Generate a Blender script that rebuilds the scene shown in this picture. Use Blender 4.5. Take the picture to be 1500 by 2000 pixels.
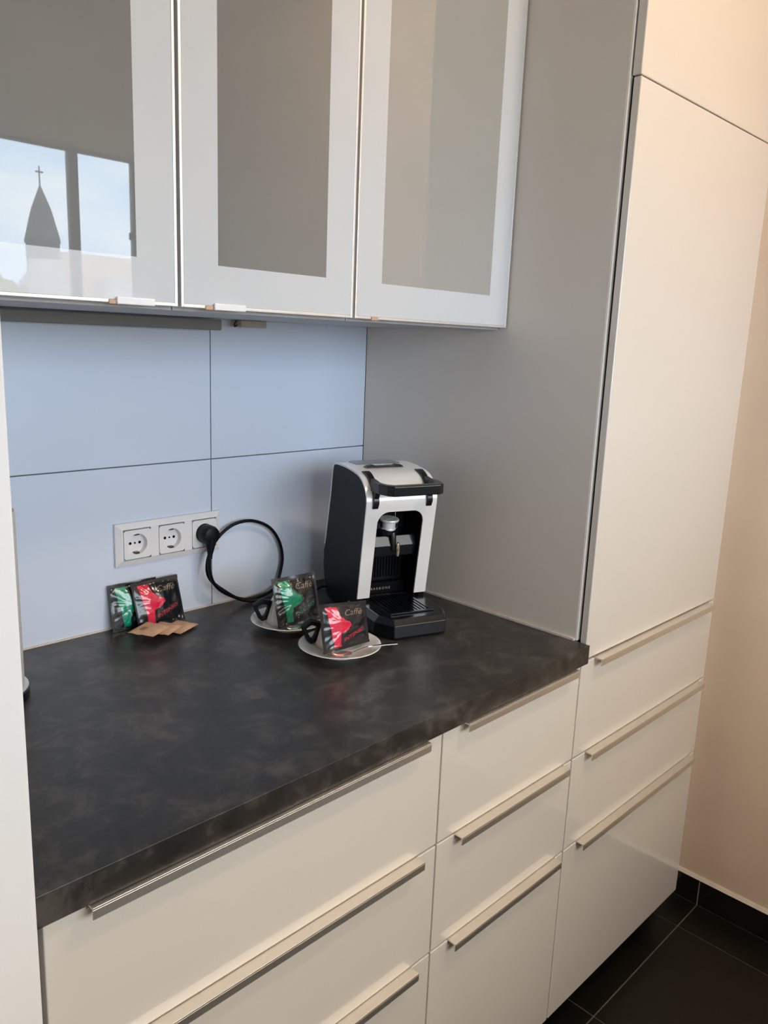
import bpy, bmesh, math, random
from mathutils import Vector, Matrix, noise
random.seed(7)
sc = bpy.context.scene
for o in list(bpy.data.objects): bpy.data.objects.remove(o)
COL = sc.collection
PI = math.pi

# ------------------------------------------------------------------ camera
cam = bpy.data.cameras.new('camera'); camo = bpy.data.objects.new('camera', cam); COL.objects.link(camo)
RT = Vector((0.7046134542, -0.7085416753, 0.0385820489))
UP = Vector((0.1220514638, 0.1745778478, 0.9770496483))
FW = Vector((0.6990159657, 0.6837333321, -0.2094884490))
mm = Matrix((RT, UP, -FW)).transposed().to_4x4()
mm.translation = Vector((-1.29083, -1.33912, 1.46206))
camo.matrix_world = mm
cam.sensor_fit = 'VERTICAL'; cam.sensor_height = 36.0; cam.lens = 36.0 * 1560.32 / 2000
cam.clip_start = 0.02; cam.clip_end = 500
sc.camera = camo

# ------------------------------------------------------------------ look
sc.view_settings.view_transform = 'Standard'; sc.view_settings.look = 'None'
sc.view_settings.gamma = 1; sc.view_settings.exposure = 0.0
sc.view_settings.use_curve_mapping = False

# ------------------------------------------------------------------ sky
SKY = 11.0
w = bpy.data.worlds.new('sky'); sc.world = w; w.use_nodes = True
nt = w.node_tree; nt.nodes.clear(); N = nt.nodes; L = nt.links
out = N.new('ShaderNodeOutputWorld'); bg = N.new('ShaderNodeBackground'); L.new(bg.outputs[0], out.inputs[0])
tc = N.new('ShaderNodeTexCoord'); sep = N.new('ShaderNodeSeparateXYZ'); L.new(tc.outputs['Generated'], sep.inputs[0])
r1 = N.new('ShaderNodeValToRGB'); L.new(sep.outputs[2], r1.inputs[0])
r1.color_ramp.elements[0].position = 0.17; r1.color_ramp.elements[0].color = (0.62, 0.79, 1.0, 1)
r1.color_ramp.elements[1].position = 0.30; r1.color_ramp.elements[1].color = (0.74, 0.68, 0.60, 1)
nz = N.new('ShaderNodeTexNoise'); nz.inputs['Scale'].default_value = 4.5; nz.inputs['Detail'].default_value = 6; nz.inputs['Roughness'].default_value = 0.6
mp = N.new('ShaderNodeMapping'); mp.inputs['Scale'].default_value = (1, 1, 3); L.new(tc.outputs['Generated'], mp.inputs[0]); L.new(mp.outputs[0], nz.inputs['Vector'])
r2 = N.new('ShaderNodeValToRGB'); L.new(nz.outputs['Fac'], r2.inputs[0])
r2.color_ramp.elements[0].position = 0.42; r2.color_ramp.elements[1].position = 0.72
mx = N.new('ShaderNodeMixRGB'); L.new(r2.outputs[0], mx.inputs[0]); L.new(r1.outputs[0], mx.inputs[1]); mx.inputs[2].default_value = (1.0, 1.0, 1.0, 1)
L.new(mx.outputs[0], bg.inputs[0]); bg.inputs[1].default_value = SKY

# daylight on the street side only (comes from behind this house)
sl = bpy.data.lights.new('sun', 'SUN'); sl.energy = 14; sl.angle = 0.01; sl.color = (1, .95, .88)
so = bpy.data.objects.new('sun', sl); COL.objects.link(so)
so.rotation_euler = Vector((-0.35, 0.8, 0.62)).to_track_quat('Z', 'Y').to_euler()

# window opening (front wall, behind the camera)
WY = -2.70; WX0, WX1, WZ0, WZ1 = -1.55, 0.478, 1.22, 2.155
pl = bpy.data.lights.new('window_portal', 'AREA'); pl.shape = 'RECTANGLE'; pl.size = WX1-WX0; pl.size_y = WZ1-WZ0
pl.cycles.is_portal = True
po = bpy.data.objects.new('window_portal', pl); COL.objects.link(po)
po.location = ((WX0+WX1)/2, WY-0.02, (WZ0+WZ1)/2)
po.rotation_euler = Vector((0, -1, 0)).to_track_quat('Z', 'Y').to_euler()

LAMP_POS = Vector((0.06, -1.42, 2.56)); LAMP_L = 125.0; FILL_LAMP_L = 12.0

# ------------------------------------------------------------------ materials
def mat(name, color, rough=0.5, metal=0.0, coat=0.0, coat_rough=0.03, spec=0.5, var=0.0, vscale=30, bump=0.0, bscale=200, trans=0.0, aniso=None, coat_ior=1.5, sheen=0):
    m = bpy.data.materials.new(name); m.use_nodes = True
    nt = m.node_tree; b = nt.nodes['Principled BSDF']
    b.inputs['Base Color'].default_value = (*color, 1); b.inputs['Roughness'].default_value = rough
    b.inputs['Metallic'].default_value = metal; b.inputs['Coat Weight'].default_value = coat
    b.inputs['Coat Roughness'].default_value = coat_rough; b.inputs['Specular IOR Level'].default_value = spec
    b.inputs['Coat IOR'].default_value = coat_ior
    b.inputs['Transmission Weight'].default_value = trans
    tc = nt.nodes.new('ShaderNodeTexCoord')
    if var:
        n = nt.nodes.new('ShaderNodeTexNoise'); n.inputs['Scale'].default_value = vscale; n.inputs['Detail'].default_value = 5
        nt.links.new(tc.outputs['Object'], n.inputs['Vector'])
        mr = nt.nodes.new('ShaderNodeMapRange'); mr.inputs['From Min'].default_value = .3; mr.inputs['From Max'].default_value = .7
        mr.inputs['To Min'].default_value = 1-var; mr.inputs['To Max'].default_value = 1+var
        nt.links.new(n.outputs['Fac'], mr.inputs['Value'])
        h = nt.nodes.new('ShaderNodeVectorMath'); h.operation = 'SCALE'; h.inputs[0].default_value = color
        nt.links.new(mr.outputs[0], h.inputs['Scale']); nt.links.new(h.outputs[0], b.inputs['Base Color'])
    if bump:
        n = nt.nodes.new('ShaderNodeTexNoise'); n.inputs['Scale'].default_value = bscale; n.inputs['Detail'].default_value = 4
        if aniso:
            mpg = nt.nodes.new('ShaderNodeMapping'); mpg.inputs['Scale'].default_value = aniso
            nt.links.new(tc.outputs['Object'], mpg.inputs[0]); nt.links.new(mpg.outputs[0], n.inputs['Vector'])
        else: nt.links.new(tc.outputs['Object'], n.inputs['Vector'])
        bp = nt.nodes.new('ShaderNodeBump'); bp.inputs['Strength'].default_value = bump; bp.inputs['Distance'].default_value = 0.001
        nt.links.new(n.outputs['Fac'], bp.inputs['Height']); nt.links.new(bp.outputs[0], b.inputs['Normal'])
    return m
M = {}
M['gloss_white'] = mat('gloss_white', (.69, .65, .60), .22, coat=1, coat_rough=.025, var=.01, vscale=4)
M['satin_white'] = mat('satin_white', (.72, .675, .62), .38, var=.015, vscale=3)
M['edge_white'] = mat('edge_white', (.62, .60, .57), .4, var=.01)
M['carcase'] = mat('carcase', (.50, .50, .49), .45, var=.01)
M['dark_gap'] = mat('dark_gap', (.02, .02, .02), .7, var=.1)
M['aluminium'] = mat('aluminium', (.86, .82, .77), .42, metal=1, bump=.15, bscale=300, aniso=(1, 40, 40))
M['frame_alu'] = mat('frame_alu', (.82, .81, .80), .38, metal=.6, var=.02)
M['glass_white'] = mat('glass_white', (.60, .63, .665), .5, coat=1, coat_rough=.012, coat_ior=1.5, spec=.1, var=.02, vscale=6)
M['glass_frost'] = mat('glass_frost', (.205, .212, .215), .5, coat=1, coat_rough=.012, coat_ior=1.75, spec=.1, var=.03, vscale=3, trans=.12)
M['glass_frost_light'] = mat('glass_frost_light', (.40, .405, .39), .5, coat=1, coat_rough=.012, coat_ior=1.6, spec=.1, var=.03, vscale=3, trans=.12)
M['tab'] = mat('tab', (.85, .86, .88), .35, var=.02)
M['tan'] = mat('tan', (.55, .36, .24), .5, var=.05)
M['wall_tile'] = mat('wall_tile', (.65, .715, .84), .28, var=.015, vscale=2, bump=.02, bscale=12)
M['wall_grout'] = mat('wall_grout', (.16, .17, .17), .8, var=.1)
M['wall_paint'] = mat('wall_paint', (.84, .68, .54), .85, var=.03, vscale=6, bump=.12, bscale=120)
M['room_paint'] = mat('room_paint', (.66, .61, .54), .9, var=.03, vscale=6, bump=.12, bscale=120)
M['white_paint'] = mat('white_paint', (.80, .80, .81), .6, var=.015, vscale=5, bump=.08, bscale=60)
M['ceiling'] = mat('ceiling', (.8, .78, .75), .9, var=.02)
M['floor_tile'] = mat('floor_tile', (.006, .0048, .003), .40, spec=.35, var=.2, vscale=10, bump=.2, bscale=150)
M['floor_grout'] = mat('floor_grout', (.16, .13, .10), .8, var=.1)
M['base_tile'] = mat('base_tile', (.012, .012, .013), .12, var=.1)
M['caulk'] = mat('caulk', (.66, .60, .53), .6, var=.05)
M['porcelain'] = mat('porcelain', (.78, .76, .73), .12, coat=.5, var=.01)
M['black_plastic'] = mat('black_plastic', (.003, .0035, .006), .45, spec=.22, var=.05, bump=.05, bscale=800)
M['black_gloss'] = mat('black_gloss', (.006, .007, .010), .20, var=.05)
M['black_matte'] = mat('black_matte', (.003, .003, .004), .8, spec=.12, var=.05)
M['satin_steel'] = mat('satin_steel', (.92, .94, .95), .32, metal=.35, var=.02)
M['steel'] = mat('steel', (.80, .79, .77), .14, metal=1, var=.02)
M['shell'] = mat('shell', (.93, .92, .92), .27, metal=.22, coat=.3, coat_rough=.1, var=.01, bump=.05, bscale=400)
M['socket'] = mat('socket', (.76, .75, .77), .3, var=.01)
M['foil'] = mat('foil', (.010, .011, .015), .28, coat=.8, coat_rough=.16, spec=.3, var=.1, bump=.10, bscale=90)
M['foil_red'] = mat('foil_red', (.72, .02, .07), .25, coat=1, coat_rough=.10, var=.08, bump=.10, bscale=90)
M['foil_green'] = mat('foil_green', (.0, .27, .15), .25, coat=1, coat_rough=.10, var=.08, bump=.10, bscale=90)
M['foil_line'] = mat('foil_line', (.02, .018, .018), .3, coat=1, var=.05)
M['foil_gold'] = mat('foil_gold', (.26, .20, .14), .3, coat=.5, var=.05)
M['kraft'] = mat('kraft', (.60, .37, .23), .75, var=.12, vscale=60, bump=.4, bscale=200)
M['kraft_ink'] = mat('kraft_ink', (.20, .11, .07), .8, var=.1)
M['paper'] = mat('paper', (.56, .55, .52), .85, var=.02, bump=.2, bscale=150)
M['clip_metal'] = mat('clip_metal', (.07, .065, .06), .35, metal=.6, var=.05)
M['lamp_shade'] = mat('lamp_shade', (.8, .75, .65), .6, var=.02)
M['wire_box'] = mat('wire_box', (.42, .38, .32), .6, var=.03)

def counter_mat():
    m = bpy.data.materials.new('counter'); m.use_nodes = True; nt = m.node_tree; b = nt.nodes['Principled BSDF']
    tc = nt.nodes.new('ShaderNodeTexCoord')
    n1 = nt.nodes.new('ShaderNodeTexNoise'); n1.inputs['Scale'].default_value = 17; n1.inputs['Detail'].default_value = 9; n1.inputs['Roughness'].default_value = .68; n1.inputs['Distortion'].default_value = .5
    nt.links.new(tc.outputs['Object'], n1.inputs['Vector'])
    cr = nt.nodes.new('ShaderNodeValToRGB'); nt.links.new(n1.outputs['Fac'], cr.inputs[0])
    e = cr.color_ramp.elements; e[0].position = .33; e[0].color = (.014, .0128, .0115, 1); e[1].position = .66; e[1].color = (.076, .068, .062, 1)
    e2 = cr.color_ramp.elements.new(.5); e2.color = (.028, .025, .023, 1)
    n2 = nt.nodes.new('ShaderNodeTexNoise'); n2.inputs['Scale'].default_value = 38; n2.inputs['Detail'].default_value = 8; n2.inputs['Roughness'].default_value = .75
    nt.links.new(tc.outputs['Object'], n2.inputs['Vector'])
    mr = nt.nodes.new('ShaderNodeMapRange'); mr.inputs['From Min'].default_value = .30; mr.inputs['From Max'].default_value = .42; mr.inputs['To Min'].default_value = .55
    nt.links.new(n2.outputs['Fac'], mr.inputs['Value'])
    vm = nt.nodes.new('ShaderNodeVectorMath'); vm.operation = 'SCALE'; nt.links.new(cr.outputs[0], vm.inputs[0]); nt.links.new(mr.outputs[0], vm.inputs['Scale'])
    nt.links.new(vm.outputs[0], b.inputs['Base Color'])
    b.inputs['Roughness'].default_value = .36; b.inputs['Specular IOR Level'].default_value = .5
    bp = nt.nodes.new('ShaderNodeBump'); bp.inputs['Strength'].default_value = .15; bp.inputs['Distance'].default_value = .001
    nt.links.new(n2.outputs['Fac'], bp.inputs['Height']); nt.links.new(bp.outputs[0], b.inputs['Normal'])
    return m
M['counter'] = counter_mat()
def pane_mat():
    m = bpy.data.materials.new('window_glass'); m.use_nodes = True; nt = m.node_tree; nt.nodes.clear()
    o = nt.nodes.new('ShaderNodeOutputMaterial'); t = nt.nodes.new('ShaderNodeBsdfTransparent'); g = nt.nodes.new('ShaderNodeBsdfGlossy')
    g.inputs['Roughness'].default_value = 0.02; f = nt.nodes.new('ShaderNodeFresnel'); f.inputs['IOR'].default_value = 1.45
    x = nt.nodes.new('ShaderNodeMixShader'); t.inputs[0].default_value = (.95, .97, .97, 1)
    nt.links.new(f.outputs[0], x.inputs[0]); nt.links.new(t.outputs[0], x.inputs[1]); nt.links.new(g.outputs[0], x.inputs[2]); nt.links.new(x.outputs[0], o.inputs[0])
    return m
M['pane'] = pane_mat()
def emis(name, c, s):
    m = bpy.data.materials.new(name); m.use_nodes = True; b = m.node_tree.nodes['Principled BSDF']
    b.inputs['Base Color'].default_value = (*c, 1); b.inputs['Emission Color'].default_value = (*c, 1); b.inputs['Emission Strength'].default_value = s
    return m

# ------------------------------------------------------------------ helpers
ORG = {}
def ident(o, loc, parent=None):
    m = Matrix.Translation(loc) if parent is None else ORG[parent.name]
    ORG[o.name] = m
def thing(name, label, cat, loc=(0, 0, 0), group=None):
    o = bpy.data.objects.new(name, None); COL.objects.link(o); o.location = loc; o.empty_display_size = .05
    o['label'] = label; o['category'] = cat
    if group: o['group'] = group
    ORG[o.name] = Matrix.Translation(loc); return o
def obj(name, bm, m, parent=None, smooth=False, bev=0, seg=2, loc=None):
    """bm is in world coordinates; origin goes to parent's origin (or loc)"""
    me = bpy.data.meshes.new(name)
    mw = ORG[parent.name] if parent is not None else Matrix.Translation(loc or (0, 0, 0))
    bm.transform(mw.inverted())
    bmesh.ops.recalc_face_normals(bm, faces=bm.faces)
    if smooth:
        for f in bm.faces: f.smooth = True
    bm.to_mesh(me); bm.free()
    ms = m if isinstance(m, (list, tuple)) else [m]
    for k in ms: me.materials.append(M[k] if isinstance(k, str) else k)
    o = bpy.data.objects.new(name, me); COL.objects.link(o)
    if parent is not None: o.parent = parent
    else: o.location = loc or (0, 0, 0)
    ORG[o.name] = mw
    if bev:
        b = o.modifiers.new('bevel', 'BEVEL'); b.width = bev; b.segments = seg; b.limit_method = 'ANGLE'; b.angle_limit = math.radians(35)
    if smooth:
        try: me.set_sharp_from_angle(angle=math.radians(38))
        except Exception: pass
    return o
def struct(name, bm, m, **k):
    o = obj(name, bm, m, **k); o['kind'] = 'structure'; return o
def tag(o, label, cat, group=None, kind=None):
    o['label'] = label; o['category'] = cat
    if group: o['group'] = group
    if kind: o['kind'] = kind
    return o
def bx(bm, x0, x1, y0, y1, z0, z1, mi=0, X=None):
    v = [bm.verts.new(p) for p in ((x0, y0, z0), (x1, y0, z0), (x1, y1, z0), (x0, y1, z0), (x0, y0, z1), (x1, y0, z1), (x1, y1, z1), (x0, y1, z1))]
    if X is not None:
        for q in v: q.co = X @ q.co
    for f in ((0, 3, 2, 1), (4, 5, 6, 7), (0, 1, 5, 4), (1, 2, 6, 5), (2, 3, 7, 6), (3, 0, 4, 7)):
        bm.faces.new([v[i] for i in f]).material_index = mi
    return bm
def box(*a, **k): return bx(bmesh.new(), *a, **k)
def prism(pts, a, fn, b=None, mi=0, bm=None):
    """extrude a closed 2-D outline between depth a and b; fn(u, v, w) -> world"""
    bm = bm or bmesh.new()
    A = [bm.verts.new(fn(u, v, a)) for u, v in pts]; B = [bm.verts.new(fn(u, v, b)) for u, v in pts]
    n = len(pts)
    bm.faces.new(A).material_index = mi; bm.faces.new(B[::-1]).material_index = mi
    for i in range(n): bm.faces.new((A[i], A[(i+1) % n], B[(i+1) % n], B[i])).material_index = mi
    return bm
def lathe(prof, c, n=48, bm=None, X=None):
    bm = bm or bmesh.new(); rings = []
    for r, z in prof:
        if r < 1e-6: rings.append([bm.verts.new((c[0], c[1], c[2]+z))])
        else: rings.append([bm.verts.new((c[0]+r*math.cos(2*PI*i/n), c[1]+r*math.sin(2*PI*i/n), c[2]+z)) for i in range(n)])
    for a, b in zip(rings, rings[1:]):
        if len(a) == 1 and len(b) == 1: continue
        for i in range(n):
            j = (i+1) % n
            if len(a) == 1: bm.faces.new((a[0], b[i], b[j]))
            elif len(b) == 1: bm.faces.new((a[i], a[j], b[0]))
            else: bm.faces.new((a[i], a[j], b[j], b[i]))
    if X is not None: bm.transform(X)
    return bm
def catmull(P, k=10, closed=False):
    P = [Vector(p) for p in P]; o = []
    n = len(P)
    for i in range(n-1):
        a, b, c, d = P[max(i-1, 0)], P[i], P[i+1], P[min(i+2, n-1)]
        for s in range(k):
            t = s/k
            o.append(.5*((2*b)+(c-a)*t+(2*a-5*b+4*c-d)*t*t+(3*b-a-3*c+d)*t**3))
    o.append(P[-1]); return o
def tube(path, r, n=12, bm=None):
    bm = bm or bmesh.new(); rings = []
    up = Vector((0, 0, 1)); prev = None
    for i, p in enumerate(path):
        t = (path[min(i+1, len(path)-1)]-path[max(i-1, 0)]).normalized()
        if prev is None:
            a = t.cross(up if abs(t.z) < .9 else Vector((1, 0, 0))).normalized()
        else:
            a = (prev - t*prev.dot(t)).normalized()
        prev = a; b = t.cross(a)
        rr = r[i] if isinstance(r, (list, tuple)) else r
        rings.append([bm.verts.new(p+(a*math.cos(2*PI*k/n)+b*math.sin(2*PI*k/n))*rr) for k in range(n)])
    for A, B in zip(rings, rings[1:]):
        for k in range(n): bm.faces.new((A[k], A[(k+1) % n], B[(k+1) % n], B[k]))
    bm.faces.new(rings[0][::-1]); bm.faces.new(rings[-1]); return bm
def text_bm(s, size, shear=0.0, spacing=1.0):
    cu = bpy.data.curves.new('t', 'FONT'); cu.body = s; cu.size = size; cu.align_x = 'CENTER'; cu.align_y = 'CENTER'; cu.shear = shear
    cu.space_character = spacing; cu.resolution_u = 3
    o = bpy.data.objects.new('t', cu); COL.objects.link(o)
    dg = bpy.context.evaluated_depsgraph_get(); me = bpy.data.meshes.new_from_object(o.evaluated_get(dg))
    bm = bmesh.new(); bm.from_mesh(me); bpy.data.objects.remove(o); bpy.data.meshes.remove(me); return bm
def rrect(x0, x1, y0, y1, r, n=6, corners=(1, 1, 1, 1)):
    """counter-clockwise rounded rectangle; corners = bl, br, tr, tl"""
    P = []
    for k, (cx, cy, a0) in enumerate(((x0+r, y0+r, PI), (x1-r, y0+r, 1.5*PI), (x1-r, y1-r, 0), (x0+r, y1-r, .5*PI))):
        if not corners[k]:
            P.append(((x0, y0), (x1, y0), (x1, y1), (x0, y1))[k]); continue
        for i in range(n+1):
            a = a0+.5*PI*i/n; P.append((cx+r*math.cos(a), cy+r*math.sin(a)))
    return P

# ------------------------------------------------------------------ room shell
XR = 0.699; XL = -2.9; ZC = 2.62
CT = 0.918
# floor: dark tiles on grout
bm = bmesh.new(); bx(bm, XL-.1, XR+.1, WY-.1, .1, -.06, -.0015, 1)
T = .42; g = .0017
x = .575-T*9
while x < XR+.01:
    y = -.645-T*5
    while y < .05:
        a0, a1 = max(x+g, XL), min(x+T-g, XR); b0, b1 = max(y+g, WY), min(y+T-g, 0)
        if a1 > a0+.005 and b1 > b0+.005: bx(bm, a0, a1, b0, b1, -.004, 0, 0)
        y += T
    x += T
struct('floor', bm, ['floor_tile', 'floor_grout'])
struct('ceiling', box(XL-.1, XR+.1, WY-.1, .1, ZC, ZC+.1), 'ceiling')
# back wall with big pale tiles above the worktop
bm = bmesh.new(); bx(bm, XL-.1, XR+.1, .008, .12, 0, ZC, 1)
xs = [-1.6160, -1.0160, -.4160, .0]; zs = [CT-.02, 1.2207, 1.5235, 1.83, ZC]
for i in range(3):
    for j in range(4):
        bx(bm, xs[i]+.0012, xs[i+1]-.0012, 0, .0085, zs[j]+.0012, zs[j+1]-.0012, 0)
struct('wall_back', bm, ['wall_tile', 'wall_grout'])
struct('wall_right', box(XR, XR+.1, WY-.1, .1, 0, ZC), 'wall_paint')
struct('wall_left', box(XL-.1, XL, WY-.1, .1, 0, ZC), 'room_paint')
# white pier at the left end of the counter
struct('wall_pier', box(-1.75, -1.0325, -.636, .004, .001, ZC-.001), 'white_paint', bev=.003)
# front wall with window opening
bm = bmesh.new()
bx(bm, XL-.1, WX0, WY-.05, WY, 0, ZC); bx(bm, WX1, XR+.1, WY-.05, WY, 0, ZC)
bx(bm, WX0, WX1, WY-.05, WY, 0, WZ0); bx(bm, WX0, WX1, WY-.05, WY, WZ1, ZC)
struct('wall_front', bm, 'room_paint')
# baseboard tiles on right wall with sealant on top
bm = bmesh.new()
ys = [-.645+T, -.645, -.645-T, -.645-2*T, -.645-3*T, -.645-4*T, WY+.001]
for a, b in zip(ys, ys[1:]):
    if a > -.3: a = -.62+.2
    bx(bm, XR-.010, XR, b+.0015, a-.0015, .002, .075)
bx(bm, XR-.008, XR, WY+.001, -.42, 0, .070, 1)
struct('baseboard_right', bm, ['base_tile', 'caulk'])
bm = bmesh.new(); bx(bm, XR-.011, XR, WY+.002, -.42, .0755, .083)
for v in bm.verts:
    if v.co.z > .08 and v.co.x < XR-.005: v.co.x = XR-.003
struct('trim_1', bm, 'caulk')
# sealant lines along worktop / wall and worktop / side panel
bm = bmesh.new(); bx(bm, -1.031, -.0005, -.003, 0, CT, CT+.003)
bx(bm, -.0045, -.0002, -.598, -.005, CT, CT+.004)
struct('trim_2', bm, 'caulk')

# window behind the camera
bm = bmesh.new(); fy0, fy1 = WY-.030, WY-.002
def ring(bm, x0, x1, z0, z1, t, y0, y1):
    bx(bm, x0, x0+t, y0, y1, z0, z1); bx(bm, x1-t, x1, y0, y1, z0, z1); bx(bm, x0+t, x1-t, y0, y1, z0, z0+t); bx(bm, x0+t, x1-t, y0, y1, z1-t, z1)
ring(bm, WX0, WX1, WZ0, WZ1, .012, fy0, fy1)
for c in (.215, -.52): bx(bm, c-.020, c+.020, fy0, fy1, WZ0+.012, WZ1-.012)
win = struct('window_1', bm, mat('window_frame', (.10, .10, .11), .4, var=.05), bev=.002)
bm = bmesh.new()
for a, b in ((WX0+.012, -.54), (-.50, .195), (.235, WX1-.012)): bx(bm, a, b, WY-.018, WY-.014, WZ0+.012, WZ1-.012)
obj('pane', bm, 'pane', win)
bm = bmesh.new(); bx(bm, WX1-.034, WX1-.012, fy1, fy1+.02, 1.835, 1.865); obj('window_handle', bm, 'dark_gap', win, bev=.003)

# ------------------------------------------------------------------ kitchen units
YF = -.620; YB = -.602
def front(name, x0, x1, z0, z1, parent, y0=YF, y1=YB):
    return obj(name, box(x0+.0015, x1-.0015, y0, y1, z0+.0015, z1-.0015), 'gloss_white', parent, bev=.0018, seg=3)
def pull(x0, x1, z, parent):
    """edge pull: flat flange along the top of a front with a lip turned down"""
    bm = bmesh.new()
    a = -.604; b = YF-.0175
    bx(bm, x0, x1, b, a, z-.0010, z+.0016)
    bx(bm, x0, x1, b, b+.0025, z-.0125, z-.0009)
    bx(bm, x0, x1, YF-.0012, YF+.0002, z-.0085, z-.0009)
    return obj('handle', bm, 'aluminium', parent, bev=.0006)
def drawers(x0, x1, parent, ha, hb):
    for z0, z1 in ((.68, .88), (.48, .68), (.08, .48)):
        d = front('drawer', x0, x1, z0, z1, parent)
        pull(ha, hb, z1-.0012, d)
def carcase(x0, x1, z0, z1, y0, y1, parent, t=.016):
    bm = bmesh.new(); bx(bm, x0, x0+t, y0, y1, z0, z1); bx(bm, x1-t, x1, y0, y1, z0, z1)
    bx(bm, x0+t, x1-t, y0, y1, z0, z0+t); bx(bm, x0+t, x1-t, y0, y1, z1-t, z1); bx(bm, x0+t, x1-t, y1-.008, y1, z0+t, z1-t)
    return obj('carcase', bm, 'carcase', parent)
G1 = 'base drawer cabinets under the dark worktop'
t = thing('base_cabinet', 'wide white gloss drawer cabinet with three bar pulls under left of dark worktop', 'cabinet', (-.7135, -.3, 0), G1)
carcase(-1.022, -.4065, .082, .876, -.600, -.01, t); drawers(-1.0235, -.4060, t, -.978, -.452)
obj('plinth', box(-1.022, -.406, -.545, -.53, .001, .081), 'dark_gap', t)
t = thing('base_cabinet', 'narrow white gloss drawer cabinet between wide drawer unit and tall cupboard', 'cabinet', (-.206, -.3, 0), G1)
carcase(-.4055, -.0075, .082, .876, -.600, -.01, t); drawers(-.4060, -.0062, t, -.362, -.038)
obj('plinth', box(-.405, -.0075, -.545, -.53, .001, .081), 'dark_gap', t)

t = thing('tall_cabinet', 'tall white gloss cupboard with drawers below, standing against beige right wall', 'cabinet', (.3, -.3, 0))
X0, X1 = -.0055, .5985
carcase(.0145, X1, .082, 2.5, -.596, -.01, t)
obj('gap_shade_strip', box(.016, .028, -.6030, -.5965, .885, 2.49), 'dark_gap', t)  # added black strip standing in for the shade inside the door gap
drawers(X0, X1, t, .042, .563)
dd = front('door', .0050, X1, .8815, 1.9042, t, y1=-.6060)
dd = front('upper_door', .0035, X1, 1.9032, 2.50, t, y1=-.6035)
obj('side_panel', box(.0, .013, -.600, 0.0, CT, 2.55), 'satin_white', t, bev=.001)
obj('edge_band', box(.0005, .0125, -.6012, -.600, CT, 2.55), 'edge_white', t)
obj('lower_side', box(.0, .013, -.598, -.01, .082, .876), 'satin_white', t)
obj('plinth', box(-.006, X1, -.545, -.53, .001, .081), 'dark_gap', t)
obj('filler', box(X1+.001, XR-.0005, -.560, -.545, .0, 2.5), 'edge_white', t)

# worktop
o = obj('worktop', box(-1.0318, -.0006, -.6315, -.0006, .8815, CT), 'counter', None, bev=.0008, seg=2, loc=(-.5, -.3, .88))
tag(o, 'dark mottled stone-look worktop running over the white drawer cabinets', 'worktop')

# wall cabinets with framed glass doors
ZW0, ZW1 = 1.4950, 2.495
G2 = 'glass-door wall cabinets above the backsplash'
def wall_cab(x0, x1, label, tabx, tanx):
    t = thing('wall_cabinet', label, 'cabinet', ((x0+x1)/2, -.19, ZW0), G2)
    bm = bmesh.new()
    bx(bm, x0+.001, x0+.017, -.370, -.001, 1.4905, ZW1); bx(bm, x1-.017, x1-.001, -.370, -.001, 1.4905, ZW1)
    bx(bm, x0+.017, x1-.017, -.370, -.001, 1.4905, 1.5065); bx(bm, x0+.017, x1-.017, -.370, -.001, ZW1-.016, ZW1)
    bx(bm, x0+.017, x1-.017, -.009, -.001, 1.5065, ZW1-.016)
    obj('carcase', bm, 'carcase', t, bev=.0008)
    obj('shelf', box(x0+.018, x1-.018, -.35, -.01, 1.85, 1.866), 'carcase', t)
    a, b = x0+.0025, x1-.0025; y0, y1 = -.3900, -.3715
    bm = bmesh.new(); ring(bm, a, b, ZW0, ZW1, .0042, y0, y1)
    d = obj('door', bm, 'frame_alu', t, bev=.0007)
    bm = bmesh.new(); ring(bm, a+.0044, b-.0044, ZW0+.0044, ZW1-.0044, .0525, y0+.0006, y0+.0046)
    obj('glass_margin', bm, 'glass_white', d)
    e = .0044+.0525
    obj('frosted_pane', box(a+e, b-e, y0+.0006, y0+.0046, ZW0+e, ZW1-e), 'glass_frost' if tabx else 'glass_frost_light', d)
    if tabx: obj('finger_tab', box(tabx[0], tabx[1], y0-.0045, y0-.0002, ZW0-.0015, ZW0+.0075), 'tab', d, bev=.0012)
    if tanx: obj('tan_piece', box(tanx[0], tanx[1], y0-.0018, y0-.0001, ZW0-.0015, ZW0+.0040), 'tan', d, bev=.0005)  # small tan piece on the lower door edge
    return t
wall_cab(-1.0175, -.7165, 'glass-door wall cabinet beside white pier, sky and steeple mirrored in it', (-.8055, -.7540), (-.8150, -.8060))
wall_cab(-.7165, -.4055, 'middle one of the three frosted glass wall cabinets', (-.6655, -.6145), (-.6780, -.6665))
wall_cab(-.4055, -.0010, 'widest frosted glass wall cabinet touching the tall grey side panel', None, (-.3680, -.3530))

# strip along the wall under the cabinets and small junction box
o = obj('light_strip', box(-1.0318, -.4200, -.046, -.0008, 1.4690, 1.4885), mat('strip_grey', (.22, .22, .21), .5, var=.03), None, bev=.002, loc=(-.72, -.02, 1.48))
tag(o, 'long slim grey strip fixed under the left wall cabinets', 'light strip')
t = thing('cable_box', 'small beige cable box fixed under middle wall cabinet', 'box', (-.345, -.02, 1.478))
obj('housing', box(-.372, -.312, -.040, -.010, 1.4770, 1.4900), 'wire_box', t, bev=.002)
bm = tube(catmull([(-.376, -.03, 1.4885), (-.380, -.028, 1.482), (-.377, -.026, 1.478), (-.370, -.025, 1.482)], 6), .0016, 8)
obj('wire', bm, 'dark_gap', t, smooth=True)

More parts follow.
